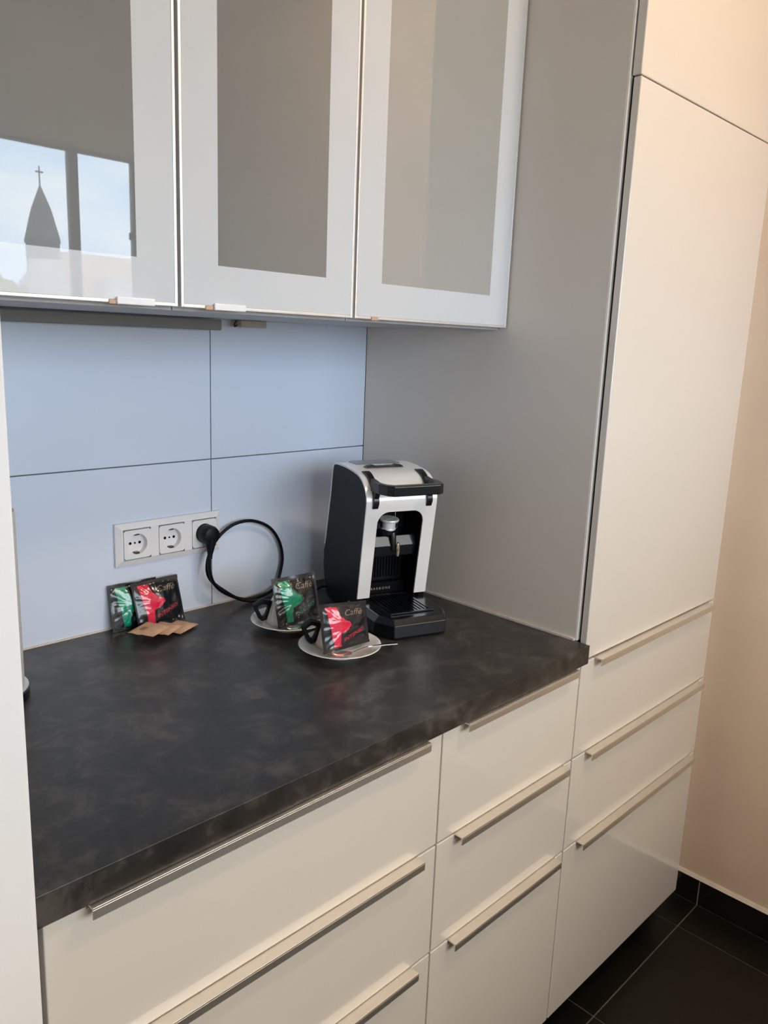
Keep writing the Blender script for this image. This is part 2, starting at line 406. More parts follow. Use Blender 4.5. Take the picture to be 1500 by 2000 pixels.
# ------------------------------------------------------------------ sockets
def plate_hole(bm, x0, x1, z0, z1, cx, cz, r, y, n=48):
    A = []; B = []
    for i in range(n):
        a = 2*PI*(i+.5)/n; c, s = math.cos(a), math.sin(a)
        k = min(((x1-cx) if c > 0 else (x0-cx))/c if abs(c) > 1e-6 else 9, ((z1-cz) if s > 0 else (z0-cz))/s if abs(s) > 1e-6 else 9)
        A.append(bm.verts.new((cx+r*c, y, cz+r*s))); B.append(bm.verts.new((cx+k*c, y, cz+k*s)))
    for i in range(n):
        j = (i+1) % n; bm.faces.new((A[i], A[j], B[j], B[i]))
    return A, B
t = thing('power_outlet', 'triple white wall socket on pale tiled backsplash with one black plug in', 'socket', (-.5115, 0, 1.0755))
ox0, ox1, oz0, oz1 = -.6255, -.3995, 1.0350, 1.1165
bm = bmesh.new()
cxs = (-.5835, -.5115, -.4395); hs = .0272; zc = 1.0757
# frame: sloped border
def loopv(x0, x1, z0, z1, y): return [bm.verts.new(p) for p in ((x0, y, z0), (x1, y, z0), (x1, y, z1), (x0, y, z1))]
l0 = loopv(ox0, ox1, oz0, oz1, -.0003); l1 = loopv(ox0+.0005, ox1-.0005, oz0+.0005, oz1-.0005, -.0055); l2 = loopv(ox0+.0115, ox1-.0115, oz0+.0115, oz1-.0115, -.0105)
for A, B in ((l0, l1), (l1, l2)):
    for i in range(4): bm.faces.new((A[i], A[(i+1) % 4], B[(i+1) % 4], B[i]))
bars = [ox0+.0115] + sum(([c-hs-.0006, c+hs+.0006] for c in cxs), []) + [ox1-.0115]
for i in range(0, 8, 2): bx(bm, bars[i], bars[i+1], -.0105, -.004, oz0+.0115, oz1-.0115)
obj('frame', bm, 'socket', t, bev=.0008)
for k, cx in enumerate(cxs):
    bm = bmesh.new(); A, B = plate_hole(bm, cx-hs, cx+hs, zc-hs, zc+hs, cx, zc, .0195, -.0115)
    Bb = [bm.verts.new((v.co.x, -.0005, v.co.z)) for v in B]; n = 48
    Ab = [bm.verts.new((cx+(v.co.x-cx)*.96, -.0006, zc+(v.co.z-zc)*.96)) for v in A]
    for i in range(n):
        j = (i+1) % n; bm.faces.new((B[i], B[j], Bb[j], Bb[i])); bm.faces.new((A[i], A[j], Ab[j], Ab[i]))
    bm.faces.new(Ab)
    s = obj('socket_insert', bm, 'socket', t, smooth=True)
    bm = bmesh.new()
    for dx in (-.0095, 0, .0095):
        r = .0027 if dx else .0018
        vs = [bm.verts.new((cx+dx+r*math.cos(2*PI*i/14), -.0012, zc+r*math.sin(2*PI*i/14))) for i in range(14)]
        vb = [bm.verts.new((v.co.x, -.0007, v.co.z)) for v in vs]
        bm.faces.new(vs)
        for i in range(14): bm.faces.new((vs[i], vs[(i+1) % 14], vb[(i+1) % 14], vb[i]))
    obj('pin_holes', bm, 'black_matte', s)
    for sg in (-1, 1):
        obj('earth_clip', box(cx-.0045, cx+.0045, -.0098, -.0008, zc+sg*.0178-.0016, zc+sg*.0178+.0016), 'clip_metal', s)

# ------------------------------------------------------------------ capsule coffee machine
mc = thing('coffee_machine', 'black and silver espresso pod machine with raised lever in worktop corner', 'coffee machine', (-.1805, -.2842, CT))
AA = -.3289; ca, sa = math.cos(AA), math.sin(AA)
def mw(u, d, z): return Vector((-.1805+u*ca-d*sa, -.2842+u*sa+d*ca, z))
B2 = .0762
# outer side profile (d, z), from front foot over the top to the back
out_prof = catmull([(0.000, .9641), (-.0095, 1.03), (-.0195, 1.10), (-.0275, 1.150), (-.0270, 1.172), (-.0160, 1.192), (.003, 1.2065), (.030, 1.2135), (.080, 1.2175), (.122, 1.2165), (.136, 1.2110), (.1420, 1.198), (.1500, 1.15), (.1650, 1.08), (.1760, 1.035)], 8)
out_prof = [(p[0], p[1]) for p in [(v.x, v.y) for v in [Vector((q.x, q.y, 0)) for q in catmull([(a.x, a.y, 0) for a in out_prof[::8]], 8)]]]
def offset(pr, t):
    o = []
    for i, p in enumerate(pr):
        a = pr[max(i-1, 0)]; b = pr[min(i+1, len(pr)-1)]; dx, dz = b[0]-a[0], b[1]-a[1]; l = math.hypot(dx, dz)
        o.append((p[0]+t*dz/l, p[1]-t*dx/l))
    return o
inn = offset(out_prof, .0035)
# locate start of shell above opening
OPZ = 1.1420; OU = .0500
i0 = next(i for i, p in enumerate(out_prof) if p[1] > OPZ+.012)
def dz_at(z, pr):   # depth on the straight front at height z
    for a, b in zip(pr, pr[1:]):
        if a[1] <= z <= b[1] and b[1] > a[1]:
            f = (z-a[1])/(b[1]-a[1]); return a[0]+f*(b[0]-a[0])
    return pr[0][0]
bm = bmesh.new()
A = [[bm.verts.new(mw(s*B2, p[0], p[1])) for s in (-1, 1)] for p in out_prof[i0:]]
Bv = [[bm.verts.new(mw(s*B2, p[0], p[1])) for s in (-1, 1)] for p in inn[i0:]]
for R_ in (A, Bv):
    for a, b in zip(R_, R_[1:]): bm.faces.new((a[0], a[1], b[1], b[0]))
for s in (0, 1):
    for i in range(len(A)-1): bm.faces.new((A[i][s], A[i+1][s], Bv[i+1][s], Bv[i][s]))
bm.faces.new((A[-1][0], A[-1][1], Bv[-1][1], Bv[-1][0]))
# arch-shaped front plate
ztop = out_prof[i0][1]; zb = .9641; rr = .024
arch = [(-B2, ztop), (-B2, zb), (-OU, zb), (-OU, zb+.006), (-OU-.002, zb+.006)]
arch += [(-OU-.0, zb+.008)]
for i in range(9):
    a = PI-.5*PI*i/8; arch.append((-OU+rr+rr*math.cos(a), OPZ-rr+rr*math.sin(a)))
for i in range(9):
    a = .5*PI-.5*PI*i/8; arch.append((OU-rr+rr*math.cos(a), OPZ-rr+rr*math.sin(a)))
arch += [(OU, zb+.008), (OU+.002, zb+.006), (OU, zb+.006), (OU, zb), (B2, zb), (B2, ztop)]
arch = [p for i, p in enumerate(arch) if i not in (3, 4)]
arch = [p for p in arch if p not in ((OU+.002, zb+.006), (OU, zb+.006))]
F_ = [bm.verts.new(mw(u, dz_at(z, out_prof), z)) for u, z in arch]
K_ = [bm.verts.new(mw(u, dz_at(z, out_prof)+.0035, z)) for u, z in arch]
for R_ in (F_, K_):
    es = [bm.edges.new((R_[i], R_[(i+1) % len(R_)])) for i in range(len(R_))]
    bmesh.ops.triangle_fill(bm, edges=es, use_beauty=True)
for i in range(len(arch)-1): bm.faces.new((F_[i], F_[i+1], K_[i+1], K_[i]))
bmesh.ops.remove_doubles(bm, verts=bm.verts, dist=.0002)
obj('metal_shell', bm, 'shell', mc, smooth=True)
# black body: side shape inside the shell
body = offset(out_prof, .0036)
low = [(.1790, 1.02), (.1800, .985), (.1720, .952), (.1600, .930), (.150, .9230), (.010, .9230), (.004, .935), (.0036, .9645)]
side = [(p[0], p[1]) for p in body] + low
def sidepiece(u0, u1, name, inset=0.0):
    bm = prism(side, u0, lambda a, b, w: mw(w, a, b), u1)
    return obj(name, bm, 'black_plastic', mc, smooth=True, bev=.0015)
sidepiece(-B2+.0012, -B2+.014, 'side_panel'); sidepiece(B2-.014, B2-.0012, 'side_panel')
# core behind the cavity
core = [(.062, .925), (.062, 1.13), (-.016, 1.146), (-.020, 1.165)] + [p for p in body if p[1] > 1.17 or p[0] > .1] + [(.176, 1.0), (.150, .925)]
bm = prism(core, -B2+.014, lambda a, b, w: mw(w, a, b), B2-.014)
obj('core', bm, 'black_plastic', mc)
# cavity sides
bm = bmesh.new()
for s in (-1, 1):
    pts = [(p[0]+.0045, p[1]) for p in out_prof if p[1] < OPZ+.004 and p[0] < .01] + [(.062, OPZ+.004), (.062, .95), (.004, .95)]
    prism(pts, s*(OU+.001), lambda a, b, w: mw(w, a, b), s*(OU+.004), bm=bm)
obj('cavity_lining', bm, 'black_matte', mc)
# black arch gasket
# brewing group: bridge in the cavity, silver pod holder and spout
bz = 1.0710
bm = prism([(-.0005, bz-.004), (.0060, bz+.015), (.060, bz+.018), (.060, bz-.026), (.004, bz-.026)], -OU+.001, lambda a, b, w: mw(w, a, b), OU-.001)
obj('brew_bridge', bm, 'black_gloss', mc, bev=.001)
bm = lathe([(0, -.010), (.014, -.010), (.0225, -.002), (.0235, .006), (.0215, .009), (.018, .006), (0, .004)], (0, 0, 0), 40)
for sgn in (-1, 1): bx(bm, sgn*.0195-.0035, sgn*.0195+.0035, -.004, .012, .004, .0195, X=Matrix.Rotation(AA, 4, 'Z'))
bm.transform(Matrix.Translation(mw(-.007, .022, 1.0905)))
obj('holder_cup', bm, 'black_gloss', mc)
bm = lathe([(0, 0), (.0150, 0), (.0152, .003), (.0135, .005), (.0135, .0165), (.0190, .0190), (.0200, .0215), (.0190, .0235), (0, .0240)], (0, 0, 0), 40)
bm.transform(Matrix.Translation(mw(-.007, .014, 1.0970)) @ Matrix.Rotation(AA, 4, 'Z') @ Matrix.Rotation(.10, 4, 'X'))
ph = obj('pod_press', bm, 'satin_steel', mc, smooth=True)
ph['label'] = 'shiny steel pod press'
bm = bmesh.new()
for ang in (0, PI/2):
    bx(bm, -.017, .017, -.0005, .0005, .0238, .0243, X=Matrix.Translation(mw(-.007, .014, 1.0970)) @ Matrix.Rotation(AA, 4, 'Z') @ Matrix.Rotation(.10, 4, 'X') @ Matrix.Rotation(ang+.5, 4, 'Z'))
obj('press_grooves', bm, 'aluminium', ph)
bm = tube(catmull([mw(.022, .045, 1.085), mw(.023, .045, 1.10), mw(.024, .046, 1.125)], 6), .0014, 8)
obj('guide_rod', bm, 'steel', mc, smooth=True)
bm = bmesh.new()
tube([mw(-.002, .004, 1.092), mw(-.002, .000, 1.075), mw(-.002, -.002, 1.058)], [.007, .006, .0045], 16, bm)
obj('spout_body', bm, 'black_gloss', mc, smooth=True)
bm = lathe([(0, -.016), (.0028, -.014), (.0040, -.006), (.0042, .004), (.0030, .012), (0, .0145)], (0, 0, 0), 24)
bm.transform(Matrix.Translation(mw(.0045, -.0085, 1.0615)))
sp = obj('spout', bm, 'steel', mc, smooth=True); sp['label'] = 'steel coffee spout'
# ribbed back of lower cavity
bm = bmesh.new()
for i in range(14):
    u = -.042+i*.0065; X = Matrix.Translation((-.1805, -.2842, 0)) @ Matrix.Rotation(AA, 4, 'Z')
    bx(bm, u-.0012, u+.0012, .0590, .0625, .985, 1.04, X=X)
bx(bm, -OU+.001, OU-.001, .045, .062, .950, .978, X=X)
obj('back_ribs', bm, 'black_matte', mc)
# lettering above the tray
bm = text_bm('B A R B O N E', .0072); bm.transform(Matrix.Translation(mw(-.004, .0446, .9655)) @ Matrix.Rotation(AA, 4, 'Z') @ Matrix.Rotation(PI/2, 4, 'X'))
obj('lettering', bm, mat('grey_ink', (.30, .29, .28), .5, var=.02), mc)
# top lid and its grip
X = Matrix.Translation((-.1805, -.2842, 0)) @ Matrix.Rotation(AA, 4, 'Z')
bm = prism(rrect(-.050, .050, .076, .128, .012), 1.2165, lambda a, b, w: mw(a, b, w), 1.2190)
obj('tank_lid', bm, mat('lid_grey', (.30, .32, .34), .3, metal=.4, var=.02), mc, bev=.0006)
bm = bmesh.new()
prism([(-.043, 0), (-.036, .0045), (-.026, .006), (-.020, .0035), (.020, .0035), (.026, .006), (.036, .0045), (.043, 0)], .046, lambda a, b, w: mw(a-.003, w, 1.2160+b), .060, bm=bm)
obj('lid_grip', bm, 'black_gloss', mc, bev=.0012)
# lever: two curved arms hugging the bend and a U-shaped bar sticking out
outl = [(-.066, -.020), (-.066, -.056), (-.059, -.078), (-.048, -.087), (.048, -.087), (.059, -.080), (.068, -.056), (.068, -.020), (.053, -.020), (.053, -.050), (.048, -.063), (.040, -.069), (-.040, -.069), (-.048, -.063), (-.053, -.050), (-.053, -.020)]
bm = prism(outl, 1.1835, lambda a, b, w: mw(a, b, w), 1.2030)
lv = obj('lever', bm, 'black_gloss', mc, bev=.0025, seg=3)
for s in (-1, 1):
    o2 = offset(out_prof, -.0055); i1 = [(p, q) for p, q in zip(offset(out_prof, .001), o2) if p[1] > 1.150 and p[0] < .026]
    n = len(i1); pts = []
    for k, (p, q) in enumerate(i1):
        f = min(1, k/3, (n-1-k)/3); pts.append((p[0]+(q[0]-p[0])*(.45+.55*f), p[1]+(q[1]-p[1])*(.45+.55*f)))
    pts += [p for p, q in i1[::-1]]
    bm = prism(pts, s*.058-.0060, lambda a, b, w: mw(w, a, b), s*.058+.0060)
    obj('lever_arm', bm, 'black_gloss', lv, bev=.001)
    low_ = [(-.0275, 1.158), (-.0400, 1.184), (-.0330, 1.203), (-.012, 1.2060), (-.020, 1.19)]
    bm = prism(low_, s*.058-.0050, lambda a, b, w: mw(w, a, b), s*.058+.0050)
    obj('lever_hinge', bm, 'black_gloss', lv, bev=.001)
# drip tray
bm = bmesh.new(); c_ = .0775
def trayo(k, z, top=False):
    f = -.120+k; s = c_-k
    return [(-s, .045), (-s, -.082), (-.054+k*.3, f), (.056-k*.3, f), (s, -.082), (s, .045)]
l = [[bm.verts.new(mw(u, d, z)) for u, d in trayo(k, z)] for k, z in ((.003, CT+.0008), (0, CT+.004), (0, CT+.0270), (.0085, CT+.0385), (.012, CT+.0385))]
for A_, B_ in zip(l, l[1:]):
    for i in range(6): bm.faces.new((A_[i], A_[(i+1) % 6], B_[(i+1) % 6], B_[i]))
bm.faces.new(l[0][::-1]); bm.faces.new(l[-1])
dt = obj('drip_tray', bm, 'black_gloss', mc, bev=.0012)
bm = bmesh.new(); z = CT+.0386
bx(bm, -.044, .044, -.092, .028, z, z+.0006, 0, X=X)
for i in range(11):
    u = -.040+i*.008
    bx(bm, u-.0022, u+.0022, -.084, .020, z+.0006, z+.0032, 1, X=X)
bx(bm, -.046, .046, -.090, -.085, z+.0006, z+.0034, 1, X=X); bx(bm, -.046, .046, .020, .026, z+.0006, z+.0034, 1, X=X)
obj('grille', bm, ['black_matte', 'black_gloss'], dt)

# power cord with angled plug
PX = cxs[2]; PZ = zc
bm = bmesh.new()
prof = [(0, -.005), (.0185, -.005), (.0190, .010), (.0188, .020), (.0165, .0265), (.010, .0290), (0, .0295)]
lathe(prof, (0, 0, 0), 36, bm, Matrix.Translation((PX, -.0135, PZ)) @ Matrix.Rotation(PI/2, 4, 'X'))
pth = catmull([(PX, -.032, PZ-.006), (PX-.001, -.034, PZ-.018), (PX-.003, -.036, PZ-.032), (PX-.005, -.0365, PZ-.046)], 8)
n = len(pth); tube(pth, [.0135-(.0135-.0052)*min(1, i/(n*.75)) for i in range(n)], 16, bm)
plug_bm = bm
cord = catmull([(PX-.005, -.0365, PZ-.044), (-.444, -.036, 1.005), (-.432, -.034, .974), (-.400, -.030, .946), (-.350, -.030, .9240),
    (-.300, -.024, .9230), (-.266, -.016, .932), (-.250, -.012, .960), (-.2445, -.012, .995), (-.256, -.013, 1.034), (-.285, -.015, 1.068), (-.333, -.018, 1.088), (-.380, -.018, 1.084),
    (-.420, -.020, 1.058), (-.440, -.022, 1.020), (-.437, -.024, .985), (-.405, -.030, .953), (-.365, -.040, .9280), (-.315, -.050, .9230), (-.262, -.070, .9240), (-.222, -.085, .930), (-.205, -.100, .942), (-.196, -.115, .945)], 10)
pc = obj('power_cord', tube(cord, .0034, 12), 'black_plastic', mc, smooth=True)
obj('plug', plug_bm, 'black_plastic', pc, smooth=True)

# ------------------------------------------------------------------ cups, saucers, spoons
def saucer(c, label):
    prof = [(0, .0022), (.028, .0022), (.029, 0), (.033, 0), (.036, .004), (.055, .0115), (.0715, .0175), (.0735, .0190), (.0725, .0202), (.0705, .0196), (.052, .0125), (.034, .0080), (.031, .0075), (0, .0072)]
    o = obj('saucer', lathe(prof, (c[0], c[1], CT+.0004), 64), 'porcelain', None, smooth=True, loc=(c[0], c[1], CT))
    return tag(o, label, 'saucer', 'saucers on the worktop')
def cup(c, label, ang):
    z0 = CT+.0085
    t = thing('espresso_cup', label, 'cup', (c[0], c[1], z0), 'upturned espresso cups')
    prof = [(.0335, .001), (.0350, 0), (.0358, .0015), (.0345, .012), (.0300, .028), (.0235, .046), (.0195, .0535), (.0190, .0590), (.0170, .0595), (.0160, .0560), (0, .0555)]
    prof = [(0, .052), (.018, .050), (.0285, .028), (.0330, .012)] + prof
    obj('cup_body', lathe(prof, (c[0], c[1], z0), 48), 'porcelain', t, smooth=True)
    outer = [(.0245, .0440), (.044, .0500), (.0600, .0400), (.0600, .034), (.0510, .0120), (.0430, .0055), (.0350, .0080), (.0310, .0180)]
    hole = [(.0320, .0365), (.0430, .0400), (.0490, .0355), (.0440, .0200), (.0410, .0165), (.0385, .0185), (.0345, .0260), (.0325, .0320)]
    hole = [(.0325, .0370), (.0430, .0405), (.0525, .0360), (.0520, .0320), (.0455, .0175), (.0420, .0140), (.0385, .0160), (.0340, .0265)]
    bm = bmesh.new(); Y_ = Matrix.Translation((c[0], c[1], z0)) @ Matrix.Rotation(ang, 4, 'Z')
    rows = []
    for y in (-.0060, .0060): rows.append(([bm.verts.new(Y_ @ Vector((r, y, z))) for r, z in outer], [bm.verts.new(Y_ @ Vector((r, y, z))) for r, z in hole]))
    for k in (0, 1):
        O, H = rows[k]
        for i in range(8): bm.faces.new((O[i], O[(i+1) % 8], H[(i+1) % 8], H[i]))
    for w_ in (0, 1):
        a, b = rows[0][w_], rows[1][w_]
        for i in range(8): bm.faces.new((a[i], a[(i+1) % 8], b[(i+1) % 8], b[i]))
    h = obj('handle', bm, 'black_plastic', t, bev=.0018, seg=3); h['label'] = 'black angular cup handle'
    return t
def spoon(p0, p1, p2, label):
    """p0 bowl tip, p1 bowl end, p2 handle end"""
    p0, p1, p2 = Vector(p0), Vector(p1), Vector(p2); d = (p1-p0); L_ = d.length; d.normalize()
    up = Vector((0, 0, 1)); s = d.cross(up).normalized(); nn = s.cross(d).normalized()
    bm = bmesh.new(); R = []; n = 14; m = 8
    for i in range(n+1):
        f = i/n; wd = .0115*math.sqrt(max(0, 1-(2*f-1)**2))*(1.06-.25*f)+.0012; row = []
        for j in range(m+1):
            q = -1+2*j/m; dep = -.0050*(1-(2*f-1)**2)*(1-q*q)
            row.append(p0+d*L_*f+s*wd*q+nn*(dep+.0042))
        R.append(row)
    T_ = [[bm.verts.new(v) for v in r] for r in R]; U_ = [[bm.verts.new(v-nn*.0009) for v in r] for r in R]
    for Q in (T_, U_):
        for a, b in zip(Q, Q[1:]):
            for j in range(m): bm.faces.new((a[j], a[j+1], b[j+1], b[j]))
    for i in range(n):
        for j in (0, m): bm.faces.new((T_[i][j], T_[i+1][j], U_[i+1][j], U_[i][j]))
    for i in (0, n):
        for j in range(m): bm.faces.new((T_[i][j], T_[i][j+1], U_[i][j+1], U_[i][j]))
    k0 = p1+nn*.0038
    path = catmull([k0-d*.002, k0+(p2-k0)*.25+Vector((0, 0, .0045)), k0+(p2-k0)*.6+Vector((0, 0, .0035)), p2], 8)
    N_ = len(path); prev = None
    for i, p in enumerate(path):
        f = i/(N_-1); wd = .0014+.0022*max(0, (f-.35)/.65)**1.3; th = .0009
        v = [bm.verts.new(p+s*wd*a+nn*th*b) for a, b in ((-1, -1), (1, -1), (1, 1), (-1, 1))]
        if prev:
            for a in range(4): bm.faces.new((prev[a], prev[(a+1) % 4], v[(a+1) % 4], v[a]))
        else: bm.faces.new(v)
        prev = v
    bm.faces.new(prev[::-1])
    o = obj('teaspoon', bm, 'steel', None, smooth=True, loc=tuple(p0))
    return tag(o, label, 'spoon', 'teaspoons on the saucers')

# ------------------------------------------------------------------ coffee pod sachets
def sachet(name, label, group, BL, BR, TL, hgt, colour, seed, script, bar, th=.012, hr=1.0):
    """pillow sachet standing on its bottom edge: BL, BR world points of the bottom edge, TL direction point"""
    BL, BR, TL = Vector(BL), Vector(BR), Vector(TL)
    U = (BR-BL); W_ = U.length; U.normalize(); V = (TL-BL); V = (V-U*V.dot(U)).normalized(); Nn = U.cross(V).normalized()   # Nn faces the viewer
    H_ = hgt; C0 = (BL+BR)/2
    def surf(u, v, side=1, lift=0.0):
        a = max(0, 1-(abs(u)/.90)**2.6); b = max(0, 1-(abs(v+.02)/.86)**2.6)
        if abs(u) > .9: a = 0
        if abs(v+.02) > .86: b = 0
        t_ = th*(a*b)**.75
        wr = noise.noise(Vector((u*2.6+seed, v*2.6, seed)))*.0022+noise.noise(Vector((u*7+seed, v*6, 3+seed)))*.0005*(.3+a*b)
        rad = abs(noise.noise(Vector((math.atan2(v, u)*4.5, seed*1.7, 0))))*.0030*min(1, (u*u+v*v)*.9)*(1 if a*b > 0 else 0)
        bend = .0022*noise.noise(Vector((u*1.3, v*1.1, seed*3)))
        off = bend+(t_*.55+wr*min(1, a*b*3+.12)-rad)*side + side*.0003
        ux = u*(1-.025*b*0+0)-.012*math.copysign(1, u)*(1-min(1, (1-abs(v))*5))*0
        edge = .010*noise.noise(Vector((u*3+9, v*3, seed+5)))
        return C0+U*(ux*W_/2*(1-.02*(b > 0))+0)+V*((v+1)*H_/2*(1+(hr-1)*(u+1)/2)+edge*.05)+Nn*(off+lift)
    n = 44; bm = bmesh.new(); S = []
    for side in (1, -1):
        S.append([[bm.verts.new(surf(-1+2*i/n, -1+2*j/n, side)) for i in range(n+1)] for j in range(n+1)])
    for G in S:
        for j in range(n):
            for i in range(n): bm.faces.new((G[j][i], G[j][i+1], G[j+1][i+1], G[j+1][i]))
    F0, F1 = S
    for k in range(n):
        bm.faces.new((F0[0][k], F0[0][k+1], F1[0][k+1], F1[0][k])); bm.faces.new((F0[n][k], F0[n][k+1], F1[n][k+1], F1[n][k]))
        bm.faces.new((F0[k][0], F0[k+1][0], F1[k+1][0], F1[k][0])); bm.faces.new((F0[k][n], F0[k+1][n], F1[k+1][n], F1[k][n]))
    t = thing(name, label, 'coffee sachet', tuple(C0), group)
    obj('pouch', bm, 'foil', t, smooth=True)
    def interp(K, v):
        for a, b in zip(K, K[1:]):
            if b[0] <= v <= a[0]:
                f = (a[0]-v)/(a[0]-b[0]); f = f*f*(3-2*f) if True else f; return a[1]+f*(b[1]-a[1])
        return K[-1][1]
    KL = [(.84, -.76), (.3, -.70), (-.3, -.62), (-.86, -.56)]
    KR = [(.84, -.30), (.50, -.26), (.28, -.08), (.13, .16), (0, .21), (-.13, .10), (-.34, -.28), (-.60, -.30), (-.86, -.26)]
    def strip(kl, kr, v0, v1, m_, nm, lift, rows=60, cols=14):
        bm = bmesh.new(); G = []
        for j in range(rows+1):
            v = v0+(v1-v0)*j/rows; l_, r_ = kl(v), kr(v)
            G.append([bm.verts.new(surf(l_+(r_-l_)*i/cols, v, 1, lift)) for i in range(cols+1)])
        for a, b in zip(G, G[1:]):
            for i in range(cols): bm.faces.new((a[i], a[i+1], b[i+1], b[i]))
        return obj(nm, bm, m_, t, smooth=True)
    e = strip(lambda v: interp(KL, v), lambda v: interp(KR, v), .84, -.86, colour, 'emblem', .0004)
    strip(lambda v: interp(KR, v)+.035, lambda v: interp(KR, v)+.055, .84, -.30, 'foil_gold' if colour == 'foil_green' else 'foil_line', 'outline', .0004, cols=2)
    # slanted bar
    def barmap(x, y, lift=.0005):  # x -.5..5, y -.5...5 local
        u = .25+x*1.10; v = -.42+x*.42+y*.26
        return surf(u, v, 1, lift)
    bm = bmesh.new(); G = [[bm.verts.new(barmap(-.5+i/16, -.5+j/4)) for i in range(17)] for j in range(5)]
    for a, b in zip(G, G[1:]):
        for i in range(16): bm.faces.new((a[i], a[i+1], b[i+1], b[i]))
    obj('name_bar', bm, 'foil_line', t, smooth=True)
    bm = text_bm(bar, 1.0)
    xs_ = [v.co.x for v in bm.verts]; ys_ = [v.co.y for v in bm.verts]; wx = max(xs_)-min(xs_); cy = (max(ys_)+min(ys_))/2; hy = max(ys_)-min(ys_); cx_ = (max(xs_)+min(xs_))/2
    for v in bm.verts: v.co = barmap((v.co.x-cx_)/wx*.82+.03, (v.co.y-cy)/hy*.55, .0009)
    obj('bar_lettering', bm, colour, t)
    bm = text_bm(script, 1.0, shear=.35)
    xs_ = [v.co.x for v in bm.verts]; ys_ = [v.co.y for v in bm.verts]; wx = max(xs_)-min(xs_); cy = (max(ys_)+min(ys_))/2; hy = max(ys_)-min(ys_); cx_ = (max(xs_)+min(xs_))/2
    for v in bm.verts: v.co = surf(.36+(v.co.x-cx_)/wx*.80, .56+(v.co.y-cy)/hy*.26, 1, .0008)
    obj('script_lettering', bm, 'foil_gold', t)
    return t
GS = 'foil coffee sachets'
sachet('coffee_sachet', 'green and black foil sachet leaning on backsplash, half behind red one', GS, (-.6435, -.024, CT+.001), (-.545, -.024, CT+.001), (-.6450, -.006, 1.004), .087, 'foil_green', 1.3, 'Caffè', 'DECISO')
sachet('coffee_sachet', 'red and black foil sachet below sockets, beside brown paper packets', GS, (-.6040, -.045, CT+.001), (-.5030, -.041, CT+.001), (-.5960, -.018, 1.000), .089, 'foil_red', 4.1, 'Caffè', 'INTENSO')
C1 = (-.3740, -.2000); C2 = (-.3880, -.3600)
saucer(C1, 'white saucer holding green sachet, nearer the backsplash')
saucer(C2, 'white saucer holding red sachet, nearer the worktop front')
cup((-.3760, -.1860), 'upside-down white cup with black handle behind green sachet', math.radians(158))
cup((-.3790, -.3330), 'upside-down white cup with black handle behind red sachet', math.radians(158))
sachet('coffee_sachet', 'green and black foil sachet standing on rear saucer against a cup', GS, (-.4240, -.2290, CT+.0165), (-.3270, -.2390, CT+.0165), (-.4150, -.2060, 1.017), .092, 'foil_green', 7.7, 'Caffè', 'DECISO')
sachet('coffee_sachet', 'red and black foil sachet standing on front saucer against a cup', GS, (-.4400, -.3760, CT+.0165), (-.3370, -.3830, CT+.0165), (-.4360, -.3590, 1.018), .086, 'foil_red', 2.2, 'Caffè', 'INTENSO', hr=.87)
spoon((-.421, -.229, .9300), (-.386, -.256, .9330), (-.346, -.2740, .9400), 'steel teaspoon lying in front of green sachet on rear saucer')
spoon((-.434, -.381, .9300), (-.400, -.407, .9330), (-.3200, -.4350, .9430), 'steel teaspoon sticking out over right rim of front saucer')

# ------------------------------------------------------------------ brown sugar packets
def packet(c, ang, W_, H_, tilt, z, label, seed):
    bm = bmesh.new(); n = 20
    X_ = Matrix.Translation((c[0], c[1], z)) @ Matrix.Rotation(ang, 4, 'Z') @ Matrix.Rotation(tilt, 4, 'Y')
    S = []
    for sd in (1, -1):
        G = []
        for j in range(n+1):
            row = []
            for i in range(n+1):
                u, v = -1+2*i/n, -1+2*j/n
                a = max(0, 1-(abs(u)/.86)**3); b = max(0, 1-(abs(v)/.92)**3)
                zz = .0042*(a*b)**.5*sd + .0012*noise.noise(Vector((u*2+seed, v*2, seed))) + .0003*sd + .0006*sd*noise.noise(Vector((u*6+seed, v*6, seed)))*(a*b > 0)
                row.append(bm.verts.new(X_ @ Vector((u*W_/2, v*H_/2, zz))))
            G.append(row)
        S.append(G)
        for j in range(n):
            for i in range(n): bm.faces.new((G[j][i], G[j][i+1], G[j+1][i+1], G[j+1][i]))
    F0, F1 = S
    for k in range(n):
        bm.faces.new((F0[0][k], F0[0][k+1], F1[0][k+1], F1[0][k])); bm.faces.new((F0[n][k], F0[n][k+1], F1[n][k+1], F1[n][k]))
        bm.faces.new((F0[k][0], F0[k+1][0], F1[k+1][0], F1[k][0])); bm.faces.new((F0[k][n], F0[k+1][n], F1[k+1][n], F1[k][n]))
    t = thing('sugar_packet', label, 'sugar packet', (c[0], c[1], z), 'brown paper sugar packets')
    obj('pouch', bm, 'kraft', t, smooth=True)
    bm = bmesh.new()
    for r in range(3): bx(bm, -W_*.30, -W_*.05, H_*(.02+r*.07), H_*(.045+r*.07),    .0046, .0049, X=X_)
    obj('print', bm, 'kraft_ink', t)
packet((-.5400, -.0780), math.radians(25), .058, .048, 0, CT+.0042, 'brown sugar packet at right end, tip towards the coffee cups', 5)
packet((-.5720, -.0800), math.radians(30), .058, .050, 0, CT+.0095, 'brown sugar packet in the middle, lying between the other two', 3)
packet((-.6010, -.0810), math.radians(28), .060, .052, math.radians(0), CT+.0150, 'brown sugar packet at left end, under red sachet', 1)

